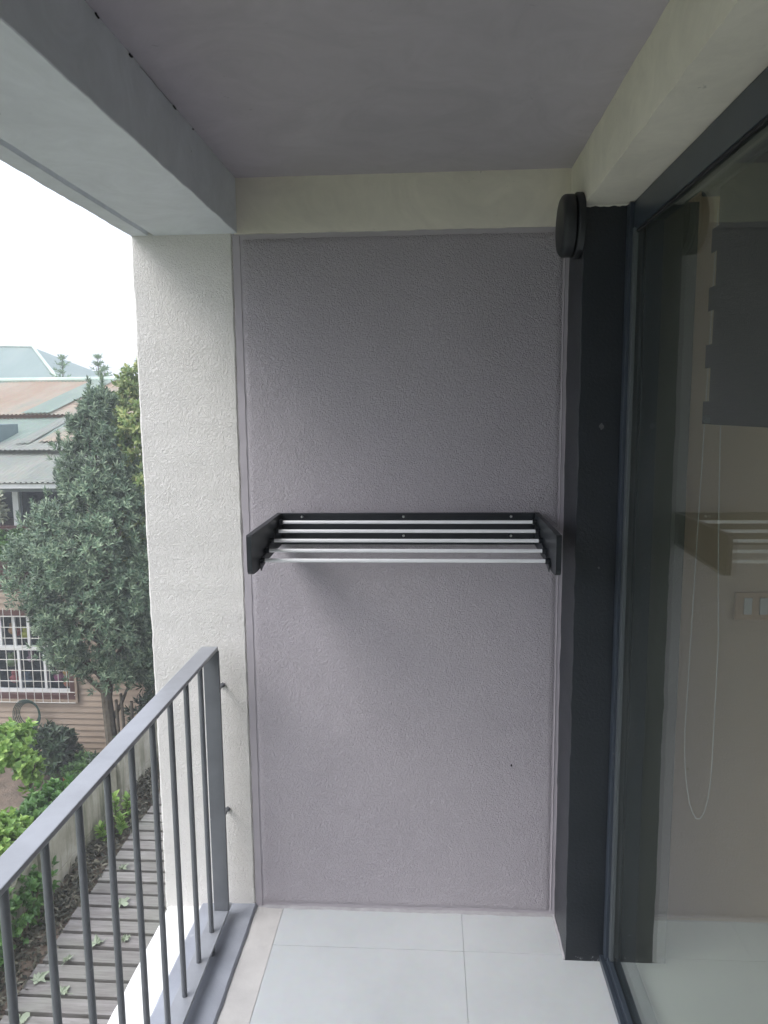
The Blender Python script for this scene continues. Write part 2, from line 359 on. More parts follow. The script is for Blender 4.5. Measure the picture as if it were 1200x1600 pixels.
# ------------------------------------------------------------------ RAILING
ra = empty('balcony_railing', (-.70, -2, .05), 'dark grey metal railing with flat handrail and round balusters', 'railing')
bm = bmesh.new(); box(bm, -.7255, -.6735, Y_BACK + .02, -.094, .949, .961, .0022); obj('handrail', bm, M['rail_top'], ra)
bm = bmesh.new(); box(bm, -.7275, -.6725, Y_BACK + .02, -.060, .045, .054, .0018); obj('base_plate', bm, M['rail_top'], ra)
for k, yy in enumerate((-.100, Y_BACK + .05)):
    bm = bmesh.new(); box(bm, -.7205, -.6705, yy - .006, yy + .006, .0545, .9485, .0018); obj('post', bm, M['rail'], ra)
k = 0; y = -.205
while y > Y_BACK + .1:
    bm = bmesh.new(); cyl(bm, (-.700, y, .052), (-.700, y, .9492), .0079, n=14)
    o = obj('baluster', bm, M['rail'], ra, True)
    bm = bmesh.new(); cyl(bm, (-.700, y, .0535), (-.700, y, .0570), .0125, .0085, n=12); obj('weld_bead', bm, M['rail'], o, True)
    y -= .1325; k += 1
for zz in (.80, .36):
    bm = bmesh.new(); cyl(bm, (-.690, -.094, zz), (-.690, .006, zz), .0045, n=10); cyl(bm, (-.690, -.010, zz), (-.690, .001, zz), .0085, n=6)
    obj('wall_fixing', bm, M['rail'], ra, True)
for yy in (-.25, -1.2, -2.2, -3.2):
    bm = bmesh.new(); box(bm, -.720, -.680, yy - .01, yy + .01, .0, .0455, .001); obj('foot', bm, M['rail'], ra)
for o in ra.children:
    for g in o.children:
        g.data.transform(Matrix.Translation(Vector((0, 0, 0))))

# ------------------------------------------------------------------ SLIDING DOOR
XG = .552
dr = empty('sliding_glass_door', (XG, -2, 0), 'tall sliding glass door in dark aluminium frame reflecting the balcony', 'door')
JY = -.2105
bm = bmesh.new()
box(bm, .530, .548, JY - .034, JY, .030, ZB, .0015); box(bm, .5482, .575, JY - .020, JY, .030, ZB, .001)
box(bm, .575, .62, JY - .034, JY, .030, ZB, .0015); obj('jamb', bm, M['frame'], dr)
bm = bmesh.new(); box(bm, .5484, .5505, JY - .048, JY - .0205, .05, ZB - .075, .0006); obj('gasket', bm, M['gasket'], dr)
bm = bmesh.new()
box(bm, .538, .5488, JY - .056, JY - .0345, .046, ZB - .068, .0015); obj('glazing_bead', bm, M['bead'], dr)
bm = bmesh.new()
box(bm, .541, .5485, Y_BACK + .02, JY - .035, ZB - .075, ZB + .001, .0012); box(bm, .5487, .62, Y_BACK + .02, JY - .035, ZB - .05, ZB + .001, .001)
obj('head_frame', bm, M['frame'], dr)
bm = bmesh.new(); box(bm, .5430, .5489, Y_BACK + .02, JY - .057, ZB - .082, ZB - .0755, .0008); obj('gasket', bm, M['gasket'], dr)
bm = bmesh.new()
box(bm, .520, .5335, Y_BACK + .02, JY + .001, .0012, .024, .0015); box(bm, .5337, .5480, Y_BACK + .02, JY + .0005, .0012, .044, .0018)
box(bm, .5482, .62, Y_BACK + .02, JY, -.02, .030, .001); obj('track', bm, M['frame'], dr)
bm = bmesh.new(); box(bm, XG - .003, XG + .003, -1.95, JY - .021, .0305, ZB - .0505); obj('glass_pane', bm, M['glass'], dr)
bm = bmesh.new(); box(bm, XG + .02, XG + .026, Y_BACK + .06, -1.90, .0305, ZB - .0505); obj('glass_pane', bm, M['glass'], dr)
bm = bmesh.new(); box(bm, .5484, .574, -1.99, -1.951, .0302, ZB - .0502, .0015); box(bm, .5742, .60, -1.99, -1.951, .0302, ZB - .0502, .0015)
st = obj('meeting_stile', bm, M['frame'], dr)
bm = bmesh.new(); box(bm, .53, .5475, -1.982, -1.958, .95, 1.15, .003); obj('handle', bm, M['frame'], st)
st.children[0].data.transform(Matrix.Translation(Vector(dr.location)))
st.children[0].data.transform(Matrix.Translation(-Vector((0, 0, 0))))

# ------------------------------------------------------------------ DRYING RACK
rk = empty('drying_rack', (-.075, -.004, 1.32), 'black wall mounted fold out drying rack with five silver rods', 'drying rack')
RX0, RX1 = -.478, .329
bm = bmesh.new(); box(bm, RX0 + .004, RX1 - .004, -.0155, -.0045, 1.277, 1.377, .0012)
box(bm, RX0 + .004, RX1 - .004, -.020, -.0158, 1.371, 1.377, .0008); box(bm, RX0 + .004, RX1 - .004, -.020, -.0158, 1.277, 1.283, .0008)
bp = obj('back_plate', bm, M['rack_black'], rk)
def rack_arm(x, s):
    """side arm: a channel 11 cm deep, rounded at its front lower corner; s=+1 flange points to +x"""
    o2 = []
    YF = -.420
    prof = [(-.006, 1.377), (YF + .004, 1.374), (YF, 1.370), (YF, 1.283)]
    for a in range(0, 7):
        t_ = a / 6 * math.pi / 2
        prof.append((YF + .018 - .018 * math.cos(t_), 1.283 - .018 * math.sin(t_)))
    prof += [(-.36, 1.263), (-.30, 1.266), (-.006, 1.277)]
    bm = bmesh.new()
    def slab(x0, x1, pr):
        f0 = [bm.verts.new((x0, a, b)) for a, b in pr]; f1 = [bm.verts.new((x1, a, b)) for a, b in pr]
        n = len(pr)
        bm.faces.new(f0); bm.faces.new(f1[::-1])
        for k in range(n): bm.faces.new((f0[k], f0[(k + 1) % n], f1[(k + 1) % n], f1[k]))
    slab(min(x, x - s * .0025), max(x, x - s * .0025), prof)
    # flange round the outline, turned outwards
    cy, cz = -.21, 1.32
    n = len(prof)
    inner = [(a + (cy - a) * .012 , b + (.0022 if b < cz else -.0022)) for a, b in prof]
    x0, x1 = x - s * .0025, x - s * .014
    A = [bm.verts.new((x0, a, b)) for a, b in prof]; B = [bm.verts.new((x1, a, b)) for a, b in prof]
    C = [bm.verts.new((x1, a, b)) for a, b in inner]; D = [bm.verts.new((x0, a, b)) for a, b in inner]
    for k in range(n):
        j = (k + 1) % n
        for P, Q in ((A, B), (B, C), (C, D)): bm.faces.new((P[k], P[j], Q[j], Q[k]))
    bmesh.ops.recalc_face_normals(bm, faces=bm.faces)
    arm = obj('arm', bm, M['rack_black'], rk)
    return arm
RODS = [(-.054, 1.354), (-.122, 1.3365), (-.190, 1.3195), (-.262, 1.303), (-.322, 1.2865)]
armL = rack_arm(RX0 + .003, 1); armR = rack_arm(RX1 - .003, -1)
def addsub(name, bm, m, parent, smooth=False):
    """sub-part modelled in world space under a part of an unrotated thing"""
    me = bpy.data.meshes.new(name); bm.to_mesh(me); bm.free()
    o = bpy.data.objects.new(name, me); COL.objects.link(o); me.materials.append(m)
    if smooth: me.polygons.foreach_set('use_smooth', [True] * len(me.polygons)); me.set_sharp_from_angle(angle=R(32))
    root = parent
    while root.parent: root = root.parent
    me.transform(Matrix.Translation(-Vector(root.location))); o.parent = parent
    return o
for (yy, zz) in RODS:
    bm = bmesh.new(); cyl(bm, (RX0 + .010, yy, zz), (RX1 - .010, yy, zz), .0053, n=16)
    rod = obj('rod', bm, M['steel'], rk, True)
    for xa in (RX0 + .0035, RX1 - .016):
        bm = bmesh.new(); cyl(bm, (xa, yy, zz), (xa + .0125, yy, zz), .0085, n=14); addsub('end_cap', bm, M['rack_black'], rod, True)
for arm, x, s in ((armL, RX0 + .006, 1), (armR, RX1 - .006, -1)):
    bm = bmesh.new()
    # folding link along the inner face of the arm
    b2 = bmesh.new(); box(b2, -.0015, .0015, -.155, .125, -.010, .010, .001)
    merge(bm, b2, Matrix.Translation((x + s * .0015, -.190, 1.308)) @ Matrix.Rotation(math.atan2(-.070, -.27) + math.pi, 4, 'X'))
    addsub('folding_link', bm, M['rack_black'], arm)
for (xx, zz) in ((-.408, 1.366), (-.085, 1.366), (.252, 1.366), (-.085, 1.305), (.252, 1.305)):
    bm = bmesh.new(); cyl(bm, (xx, -.0235, zz), (xx, -.0157, zz), .0030, .0042, n=12); addsub('screw', bm, M['screw'], bp, True)

# ------------------------------------------------------------------ ROUND WALL LAMP on the column side
lp = empty('wall_lamp', (.398, -.165, 2.20), 'round black wall lamp high up at the top of the dark column', 'wall lamp')
def disc(bm, x0, x1, r, rd, n=48):
    """rounded disc along X from x0 (outer face) to x1"""
    rings = []
    prof = [(x0, 0.0), (x0, r - rd)] + [(x0 + rd * .8 - rd * .8 * math.cos(a), r - rd + rd * math.sin(a)) for a in (.4, .8, 1.2, 1.57)] + [(x1, r), (x1, 0)]
    c = Vector((0, -.165, 2.20))
    for px, pr in prof:
        if pr == 0: rings.append([bm.verts.new((px, c.y, c.z))]); continue
        rings.append([bm.verts.new((px, c.y + pr * math.cos(2 * math.pi * k / n), c.z + pr * math.sin(2 * math.pi * k / n))) for k in range(n)])
    for a, b in zip(rings, rings[1:]):
        for k in range(n):
            j = (k + 1) % n
            if len(a) == 1: bm.faces.new((a[0], b[k], b[j]))
            elif len(b) == 1: bm.faces.new((a[k], a[j], b[0]))
            else: bm.faces.new((a[k], a[j], b[j], b[k]))
    bmesh.ops.recalc_face_normals(bm, faces=bm.faces)
bm = bmesh.new(); disc(bm, .358, .391, .083, .018); obj('lamp_body', bm, M['lamp'], lp, True)
bm = bmesh.new(); disc(bm, .3960, .4150, .087, .006); obj('mounting_plate', bm, M['lamp'], lp, True)
bm = bmesh.new(); cyl(bm, (.390, -.165, 2.20), (.4015, -.165, 2.20), .040, n=24); obj('spacer', bm, M['gasket'], lp, True)

# ------------------------------------------------------------------ THE ROOM BEHIND THE GLASS
M['room'] = paint('room_warm_wall', (.50, .39, .285), .7, .03, 2)
M['room_ceiling'] = paint('room_ceiling_white', (.82, .79, .74), .7)
M['room_floor'] = paint('room_light_floor', (.48, .48, .46), .3, .04, 3)
rm = empty('living_room', (2, -2, 0), 'dim warm beige room seen through the sliding door', 'room')
bm = bmesh.new(); box(bm, .7225, 3.6, .0, .15, -.02, 2.5); box(bm, 3.6, 3.75, -.5, .15, -.02, 2.5); box(bm, 3.6, 3.75, Y_BACK, -3.2, -.02, 2.5)
box(bm, 3.601, 3.749, -3.199, -.501, -.02, .5); box(bm, 3.601, 3.749, -3.199, -.501, 2.3, 2.5); box(bm, .63, 3.6, Y_BACK - .2, Y_BACK, -.02, 2.5)  # unseen window opening in the far wall, added to brighten the room
obj('walls', bm, M['room'], rm)
bm = bmesh.new(); box(bm, .6605, 3.6, Y_BACK, 0, 2.42, 2.5); obj('room_ceiling', bm, M['room_ceiling'], rm)
bm = bmesh.new(); box(bm, .6205, 3.6, Y_BACK, 0, -.06, -.002); obj('room_floor', bm, M['room_floor'], rm)
M['blind_dark'] = paint('blind_fabric', (.012, .010, .009), .9, .05, 30, .2, 300, .001)
M['blind_sheer'] = paint('blind_sheer_fabric', (.014, .012, .010), .9, .05, 30)
M['cord'] = paint('white_cord', (.50, .49, .46), .5)
bl = empty('zebra_blind', (.65, -1.2, 2.2), 'dark striped zebra roller blind half lowered behind the glass', 'blind')
bm = bmesh.new(); box(bm, .625, .675, -1.93, -.50, 2.18, 2.238, .006); obj('cassette', bm, M['frame'], bl)
z = 2.18; k = 0; bmd = bmesh.new(); bms = bmesh.new()
while z > 1.70:
    d0, d1 = z - .078, z
    off = .004 * k
    box(bmd, .640, .6412, -1.9, -.580 + off * .6, d0, d1); box(bms, .640, .6406, -1.9, -.585, d0 - .052, d0)
    box(bmd, .6460, .6472, -1.9, -.525 + off * .6, d0 - .052, d0 + .001)
    z -= .130; k += 1
obj('opaque_band', bmd, M['blind_dark'], bl); obj('sheer_band', bms, M['blind_sheer'], bl)
bm = bmesh.new(); cyl(bm, (.652, -1.9, 1.672), (.652, -.532, 1.672), .011, n=12); obj('bottom_bar', bm, M['frame'], bl, True)
bm = bmesh.new()
pts = []
for i in range(40):
    t_ = i / 39
    pts.append((.70, -.470 - .075 * min(1, (t_ * 1.3) ** 2) , 2.18 - 1.36 * t_))
for i in range(1, 12):
    a = i / 11 * math.pi
    pts.append((.70, -.545 + .10 * (1 - math.cos(a)), .82 - .20 * math.sin(a)))
for i in range(1, 40):
    t_ = i / 39
    pts.append((.70, -.345 - .06 * t_, .82 + 1.36 * t_))
tube(bm, pts, .0012, 6); obj('pull_cord', bm, M['cord'], bl, True)
sw = empty('light_switch', (1.012, -.004, 1.08), 'two gang light switch plate on the wall behind the glass', 'switch')
bm = bmesh.new(); box(bm, .952, 1.075, -.010, -.0005, 1.035, 1.125, .003); obj('plate', bm, paint('switch_plate', (.48, .34, .22), .4), sw)
for x in (.978, 1.026):
    bm = bmesh.new(); box(bm, x, x + .024, -.015, -.0102, 1.055, 1.108, .001); obj('button', bm, M['cord'], sw)

# ------------------------------------------------------------------ OUTSIDE
def leaf_arrays():
    return [], []
class Leaves:
    """many folded leaf-shaped faces collected into one mesh"""
    def __init__(s): s.v = []; s.f = []
    def leaf(s, p, d, upv, L, w, fold=.25, droop=.15):
        d = d.normalized(); side = d.cross(upv)
        if side.length < 1e-4: side = d.cross(Vector((1, 0, 0)))
        side.normalize(); nrm = side.cross(d)
        n = len(s.v)
        a = p; m1 = p + d * L * .35 - nrm * L * .02; m2 = p + d * L * .72 - nrm * L * droop * .5; e = p + d * L - nrm * L * droop
        s.v += [a, m1 + side * w * .5 + nrm * w * fold, m1 - side * w * .5 + nrm * w * fold, m2 + side * w * .38 + nrm * w * fold * .6, m2 - side * w * .38 + nrm * w * fold * .6, e, m1, m2]
        s.f += [(n, n + 6, n + 1), (n, n + 2, n + 6), (n + 1, n + 6, n + 7, n + 3), (n + 6, n + 2, n + 4, n + 7), (n + 3, n + 7, n + 5), (n + 7, n + 4, n + 5)]
    def rosette(s, p, d, k, L, w, spread=.9):
        d = d.normalized(); a = d.orthogonal().normalized(); b = d.cross(a)
        ph = rnd.uniform(0, 6.28)
        for i in range(k):
            t = ph + i * 2.4; u = (i + .5) / k
            tilt = spread * (.35 + .75 * u)
            q = (a * math.cos(t) + b * math.sin(t)) * math.sin(tilt) + d * math.cos(tilt)
            s.leaf(p - d * L * .5 * u, q, d, L * rnd.uniform(.75, 1.15), w * rnd.uniform(.8, 1.2))
    def build(s, name, m, parent=None):
        me = bpy.data.meshes.new(name); me.from_pydata([tuple(v) for v in s.v], [], s.f); me.update()
        return link_mesh(name, me, m, parent)
def leaf_mat(name, c1, c2, c3, rough=.5, transl=.25):
    m, t, p = nodes(name)
    g = t.nodes.new('ShaderNodeNewGeometry')
    r = ramp(t, g.outputs['Random Per Island'], [(0.0, c1), (0.55, c2), (1.0, c3)])
    n = tex_noise(t, 1.6, 3, .5, vec=coords(t)); r2 = ramp(t, n.outputs['Fac'], [(.35, (.75, .75, .75)), (.65, (1.2, 1.2, 1.2))])
    col = mixc(t, 1.0, r.outputs['Color'], r2.outputs['Color'], 'MULTIPLY')
    t.links.new(col, p.inputs['Base Color']); p.inputs['Roughness'].default_value = rough
    if transl:
        out = t.nodes['Material Output']; tl = t.nodes.new('ShaderNodeBsdfTranslucent'); ms = t.nodes.new('ShaderNodeMixShader')
        ms.inputs[0].default_value = transl; t.links.new(col, tl.inputs['Color'])
        t.links.new(p.outputs[0], ms.inputs[1]); t.links.new(tl.outputs[0], ms.inputs[2]); t.links.new(ms.outputs[0], out.inputs['Surface'])
    return m
M['leaf_blue'] = leaf_mat('glaucous_leaf', (.06, .115, .07), (.145, .215, .135), (.33, .41, .26), .40, .2)
M['leaf_yellow'] = leaf_mat('yellow_green_leaf', (.13, .21, .07), (.24, .32, .11), (.42, .43, .18), .5)
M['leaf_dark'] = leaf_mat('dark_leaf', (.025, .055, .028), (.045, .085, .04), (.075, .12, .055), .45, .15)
M['leaf_bright'] = leaf_mat('bright_leaf', (.12, .22, .05), (.22, .37, .085), (.36, .50, .14), .5, .3)
M['leaf_mid'] = leaf_mat('mid_green_leaf', (.05, .12, .035), (.09, .20, .05), (.16, .29, .08), .5, .3)
M['leaf_dead'] = leaf_mat('dead_leaf', (.03, .032, .022), (.06, .058, .04), (.15, .14, .10), .8, .0)
M['bark'] = paint('bark', (.105, .09, .065), .9, .3, 18, .8, 40, .01)
M['soil'] = paint('soil', (.15, .115, .085), .95, .35, 5, .8, 25, .03, spots=.6, spotc=(.10, .14, .06))
M['lawn'] = paint('garden_ground', (.09, .115, .05), .95, .4, 2.5, .8, 25, .03)

# ground sheet reaching the horizon, dropping from the fence to the neighbour's garden
def ground_z(x, y):
    if x > -3.0: return -2.45
    t_ = min(1, max(0, (-3.15 - x) / 2.0)); t_ = t_ * t_ * (3 - 2 * t_)
    return -2.75 - 1.45 * t_ + .05 * noise.noise(Vector((x * .8, y * .8, 0)))
gx = [-150, -100, -60, -40, -25] + [-18 + .5 * i for i in range(24)] + [-6 + .25 * i for i in range(12)] + [-3.0, -2.9, 0, 6, 40, 90, 150]
gy = [-150, -90, -60, -20] + [-8 + .5 * i for i in range(48)] + [18, 30, 60, 100, 150]
bm = bmesh.new(); vv = [[bm.verts.new((x, y, ground_z(x, y))) for x in gx] for y in gy]
for j in range(len(gy) - 1):
    for i in range(len(gx) - 1): bm.faces.new((vv[j][i], vv[j][i + 1], vv[j + 1][i + 1], vv[j + 1][i]))
for f in bm.faces:
    c = f.calc_center_median(); f.material_index = 1 if (-8.2 < c.x < -3.2 and 3 < c.y < 9.6) else 0
g = obj('ground', bm, M['lawn'], None, True); g.data.materials.append(M['soil']); tag(g, kind='structure')

# timber walkway
def wood_mat():
    m, t, p = nodes('weathered_decking'); c = coords(t)
    mp = t.nodes.new('ShaderNodeMapping'); mp.inputs['Scale'].default_value = (1.2, 14, 8); t.links.new(c, mp.inputs['Vector'])
    n = tex_noise(t, 3.0, 8, .65, .6, vec=mp.outputs[0])
    g = t.nodes.new('ShaderNodeNewGeometry')
    r = ramp(t, n.outputs['Fac'], [(.25, (.085, .077, .07)), (.5, (.16, .15, .142)), (.75, (.25, .24, .235))])
    v = ramp(t, g.outputs['Random Per Island'], [(0, (.78, .76, .74)), (1, (1.12, 1.1, 1.08))])
    col = mixc(t, 1.0, r.outputs['Color'], v.outputs['Color'], 'MULTIPLY')
    n3 = tex_noise(t, 2.2, 5, .6, vec=c); r3 = ramp(t, n3.outputs['Fac'], [(.4, (0, 0, 0)), (.7, (1, 1, 1))])
    col = mixc(t, math_n(t, 'MULTIPLY', r3.outputs['Color'], .35), col, (.17, .19, .14))
    t.links.new(col, p.inputs['Base Color']); p.inputs['Roughness'].default_value = .7
    b = t.nodes.new('ShaderNodeBump'); b.inputs['Strength'].default_value = .5; b.inputs['Distance'].default_value = .004
    t.links.new(n.outputs['Fac'], b.inputs['Height']); t.links.new(b.outputs['Normal'], p.inputs['Normal'])
    return m
M['deck'] = wood_mat()
bm = bmesh.new(); y = -3.0; DZ = -2.2
while y < 14:
    x1 = -.905 if y < 6.8 else 1.5
    w = .148; b2 = bmesh.new(); box(b2, -2.80 + rnd.uniform(-.012, .012), x1, 0, w - .026, -.040, 0, .003)
    merge(bm, b2, Matrix.Translation((0, y, DZ + rnd.uniform(-.002, .002))) @ Matrix.Rotation(rnd.uniform(-.002, .002), 4, 'Z'))
    y += w + .006
tag(obj('walkway', bm, M['deck']), 'grey weathered timber boardwalk with open gaps', kind='structure')
bm = bmesh.new(); box(bm, -2.78, -.91, -3, 14, -2.449, -2.34); tag(obj('walkway_base', bm, paint('dark_base', (.02, .02, .018), .9)), kind='structure')

# precast concrete fence beside the walkway
def fence_mat():
    m, t, p = nodes('mossy_concrete'); c = coords(t)
    n = tex_noise(t, 3.5, 8, .65, vec=c)
    r = ramp(t, n.outputs['Fac'], [(.3, (.20, .20, .155)), (.5, (.30, .29, .235)), (.72, (.42, .41, .36))])
    mp = t.nodes.new('ShaderNodeMapping'); mp.inputs['Scale'].default_value = (6, 6, .7); t.links.new(c, mp.inputs['Vector'])
    n2 = tex_noise(t, 1.8, 5, .6, vec=mp.outputs[0]); r2 = ramp(t, n2.outputs['Fac'], [(.5, (0, 0, 0)), (.72, (1, 1, 1))])
    col = mixc(t, math_n(t, 'MULTIPLY', r2.outputs['Color'], .8), r.outputs['Color'], (.09, .10, .06))
    t.links.new(col, p.inputs['Base Color']); p.inputs['Roughness'].default_value = .9
    b = t.nodes.new('ShaderNodeBump'); b.inputs['Strength'].default_value = .6; b.inputs['Distance'].default_value = .01
    t.links.new(n.outputs['Fac'], b.inputs['Height']); t.links.new(b.outputs['Normal'], p.inputs['Normal'])
    return m
M['fence'] = fence_mat()
fe = empty('concrete_fence', (-3.12, 4, -2.5), 'stained precast concrete panel fence beside the timber walkway', 'fence')
y = -3.0; FX = -3.10
while y < 14:
    bm = bmesh.new(); box(bm, FX - .07, FX + .05, y - .06, y + .06, -2.8, -1.69, .008); obj('post', bm, M['fence'], fe)
    for r_ in range(3):
        bm = bmesh.new(); box(bm, FX - .03, FX + .012, y + .062, y + 1.438, -2.8 + r_ * .36, -2.8 + r_ * .36 + .354, .006)
        obj('panel', bm, M['fence'], fe)
    y += 1.5

# leaf litter along the foot of the fence
L = Leaves()
for i in range(9000):
    yy = rnd.uniform(.5, 9.5); xx = -3.07 + abs(rnd.gauss(0, .13)); 
    if xx > -2.72: continue
    h = (.16 - .35 * (xx + 3.07)) * (0.6 + .8 * noise.noise(Vector((yy * 1.5, 0, 0))))
    p = Vector((xx, yy, -2.30 + max(0, h) * rnd.random() + .05))
    d = Vector((rnd.uniform(-1, 1), rnd.uniform(-1, 1), rnd.uniform(-.3, .7)))
    L.leaf(p, d, Vector((rnd.uniform(-.5, .5), rnd.uniform(-.5, .5), 1)), rnd.uniform(.03, .075), rnd.uniform(.012, .032), .3, .3)
tag(L.build('leaf_litter', M['leaf_dead']), 'dry brown leaf litter piled along the foot of the fence', 'leaf litter', kind='stuff')
bm = bmesh.new()
for i in range(110):
    yy = rnd.uniform(1, 9); xx = rnd.uniform(-3.05, -2.78); a = rnd.uniform(0, 3.14); l = rnd.uniform(.08, .3)
    cyl(bm, (xx, yy, -2.24 + rnd.uniform(0, .08)), (xx + l * .4 * math.cos(a), yy + l * math.sin(a), -2.22 + rnd.uniform(0, .12)), .004, .002, n=5)
tag(obj('twigs', bm, M['bark']), 'fallen twigs lying in the litter by the fence', 'twigs', kind='stuff')
bm = prism([(-3.09, -2.46), (-2.79, -2.46), (-2.80, -2.27), (-2.92, -2.24), (-3.09, -2.20)], 1, -3, 14, .12, .05, 3)
tag(obj('verge_soil', bm, M['soil'], smooth=True), kind='structure')

# fallen leaves on the boards
M['fallen'] = leaf_mat('fallen_leaf', (.26, .29, .20), (.34, .34, .24), (.24, .30, .21), .7, .1)
spots = [(-2.48, 3.02, .085, 'largest pale lobed leaf lying on the upper boards of the walkway'), (-2.47, 2.56, .085, 'pale lobed leaf lying on the boards left of the middle baluster'),
         (-2.61, 2.39, .06, 'small yellow leaf lying on the boards near the litter'), (-2.72, 2.19, .09, 'broad green grey leaf close to the edge litter'),
         (-2.50, 2.09, .08, 'crumpled pale leaf between the two nearest balusters'), (-2.66, 1.84, .08, 'pale leaf at the lowest corner of the walkway'),
         (-2.65, 3.47, .06, 'farthest small leaf on the narrow end of the walkway'), (-2.28, 2.62, .06, 'small curled leaf beside the white ledge')]
for (x, y, s, lab) in spots:
    bm = bmesh.new(); n = 25; c0 = bm.verts.new((0, 0, .006)); ring = []
    ph = rnd.uniform(0, 6)
    for k in range(n):
        a = 2 * math.pi * k / n; r_ = s * .8 * (.95 if k % 5 == 0 else (.86 if k % 5 in (1, 4) else .62)) * rnd.uniform(.62, 1.1) * (1 + .3 * math.sin(a))
        ring.append(bm.verts.new((r_ * math.cos(a + ph), r_ * math.sin(a + ph), rnd.uniform(0, .035))))
    for k in range(n): bm.faces.new((c0, ring[k], ring[(k + 1) % n]))
    cyl(bm, (0, 0, .004), (s * 1.1 * math.cos(ph + .2), s * 1.1 * math.sin(ph + .2), .012), .0018, n=5)
    o = obj('fallen_leaf', bm, M['fallen']); o.location = (x, y, DZ + .004); tag(o, lab, 'leaf', 'leaves fallen on the walkway')

# ------------------------------------------------------------------ trees and plants
def crown_tree(name, label, loc, prof, nclump, nros, kl, LL, ww, m, trunk_r, trunk_to, seed, group=None, limbs=7, cl=.26, shootup=.0, shoots=()):
    """prof: list of (z, x_left, x_right) relative to loc; crown of rosette clumps around a forked trunk"""
    rnd.seed(seed)
    t = empty(name, loc, label, 'tree', group)
    def at(z):
        for a, b in zip(prof, prof[1:]):
            if a[0] <= z <= b[0]:
                k = (z - a[0]) / (b[0] - a[0]); return a[1] + (b[1] - a[1]) * k, a[2] + (b[2] - a[2]) * k
        return prof[-1][1:]
    L = Leaves(); zs = [p[0] for p in prof]; z0, z1 = zs[0], zs[-1]
    ztab = []
    for i in range(200):
        z = z0 + (z1 - z0) * i / 199; a, b = at(z); ztab.append((z, max(.03, b - a)))
    wsum = sum(w for _, w in ztab)
    cents = []
    for i in range(nclump):
        u = rnd.uniform(0, wsum); s = 0
        for z, w in ztab:
            s += w
            if s > u: break
        a, b = at(z); r = (b - a) / 2; cx = (a + b) / 2
        ph = rnd.uniform(0, 2 * math.pi); k = rnd.uniform(.45, 1.0) ** .6
        c = Vector((cx + math.cos(ph) * r * k, math.sin(ph) * r * k * .95, z + rnd.uniform(-.08, .08)))
        out = Vector((math.cos(ph), math.sin(ph), .45 + 1.2 * shootup)).normalized()
        cents.append((c, out, r))
        cr = min(cl, .10 + r * .35) * rnd.uniform(.6, 1.4)
        for j in range(nros):
            q = Vector((rnd.gauss(0, 1), rnd.gauss(0, 1), rnd.gauss(0, 1.1))).normalized() * cr * rnd.uniform(.35, 1.0)
            if q.dot(out) < -.1 * cr and rnd.random() < .7: q = -q
            d = (q.normalized() * .7 + out * .7 + Vector((0, 0, .35))).normalized()
            L.rosette(c + q, d, kl, LL * rnd.uniform(.8, 1.15), ww, 1.05)
    for (x, z, h) in shoots:                               # upright leader shoots give the crown its ragged spire
        y0 = rnd.uniform(-.2, .2)
        for i in range(int(h / .03)):
            p = Vector((x + rnd.gauss(0, .012) - .06 * i * .03, y0, z + i * .03))
            L.rosette(p, Vector((rnd.uniform(-.3, .2), rnd.uniform(-.3, .3), 1)), 6, LL * .85, ww * .9, .8)
    L.build('crown', m, None).parent = t
    bm = bmesh.new(); z = z0 + .2
    pts = [Vector((0, 0, 0))]; n = 9
    for i in range(1, n): pts.append(Vector((.05 * math.sin(i * 1.3), .05 * math.cos(i * 1.7), trunk_to * i / (n - 1))))
    tube(bm, pts, [trunk_r * (1.25 if i == 0 else 1 - .85 * i / (n - 1)) for i in range(n)], 9)
    for i in range(limbs):
        c, out, r = cents[int(i * len(cents) / limbs)]
        k = min(.85, max(.2, (c.z - .5) / trunk_to)); p0 = Vector((0, 0, k * trunk_to * .8)); mid = (p0 + c) / 2 + Vector((0, 0, -.08))
        tube(bm, [p0, mid, c], [trunk_r * .45, trunk_r * .28, trunk_r * .1], 6)
    o = obj('trunk', bm, M['bark'], None, True); o.parent = t
    return t
crown_tree('garden_tree', 'tall blue green broadleaf tree standing before the window of the house', (-5.02, 8.5, -4.2),
           [(1.80, -.10, .55), (2.15, -.50, .85), (2.6, -.82, .95), (3.0, -.98, .95), (3.4, -1.18, .95), (3.85, -1.20, .95), (4.15, -1.08, .92), (4.45, -.68, .88), (4.9, -.36, .66), (5.4, -.28, .42), (5.85, -.08, .30), (6.15, .08, .24)],
           340, 23, 9, .098, .024, M['leaf_blue'], .105, 5.6, 11, limbs=26, cl=.24, shootup=.4,
           shoots=((.34, 6.0, .52), (.10, 5.95, .50), (.22, 5.9, .40), (-.14, 5.6, .35), (-.34, 5.1, .35), (.30, 5.9, .25), (-.52, 4.85, .3), (-.75, 4.5, .3), (-1.15, 4.2, .25), (.5, 5.4, .25), (-.62, 4.75, .35), (-.42, 5.35, .3), (-.28, 5.6, .3), (-.95, 4.35, .28), (-1.38, 3.95, .2), (.42, 5.65, .25), (.0, 5.8, .3)))
crown_tree('garden_tree', 'yellow green tree peeking out right beside the pillar', (-4.25, 9.1, -4.2),
           [(3.4, -.7, .8), (4.2, -.80, .9), (5.2, -.72, .9), (5.9, -.60, .8), (6.35, -.40, .7), (6.6, -.1, .5)], 130, 16, 7, .10, .045, M['leaf_yellow'], .07, 5.4, 12, limbs=10)
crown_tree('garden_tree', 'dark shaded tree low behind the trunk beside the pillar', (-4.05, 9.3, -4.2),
           [(.5, -.55, .7), (1.2, -.75, .9), (2.2, -.9, 1.0), (3.4, -.75, 1.0), (4.2, -.4, .8)], 110, 14, 8, .12, .032, M['leaf_dark'], .08, 3.6, 13, limbs=10)
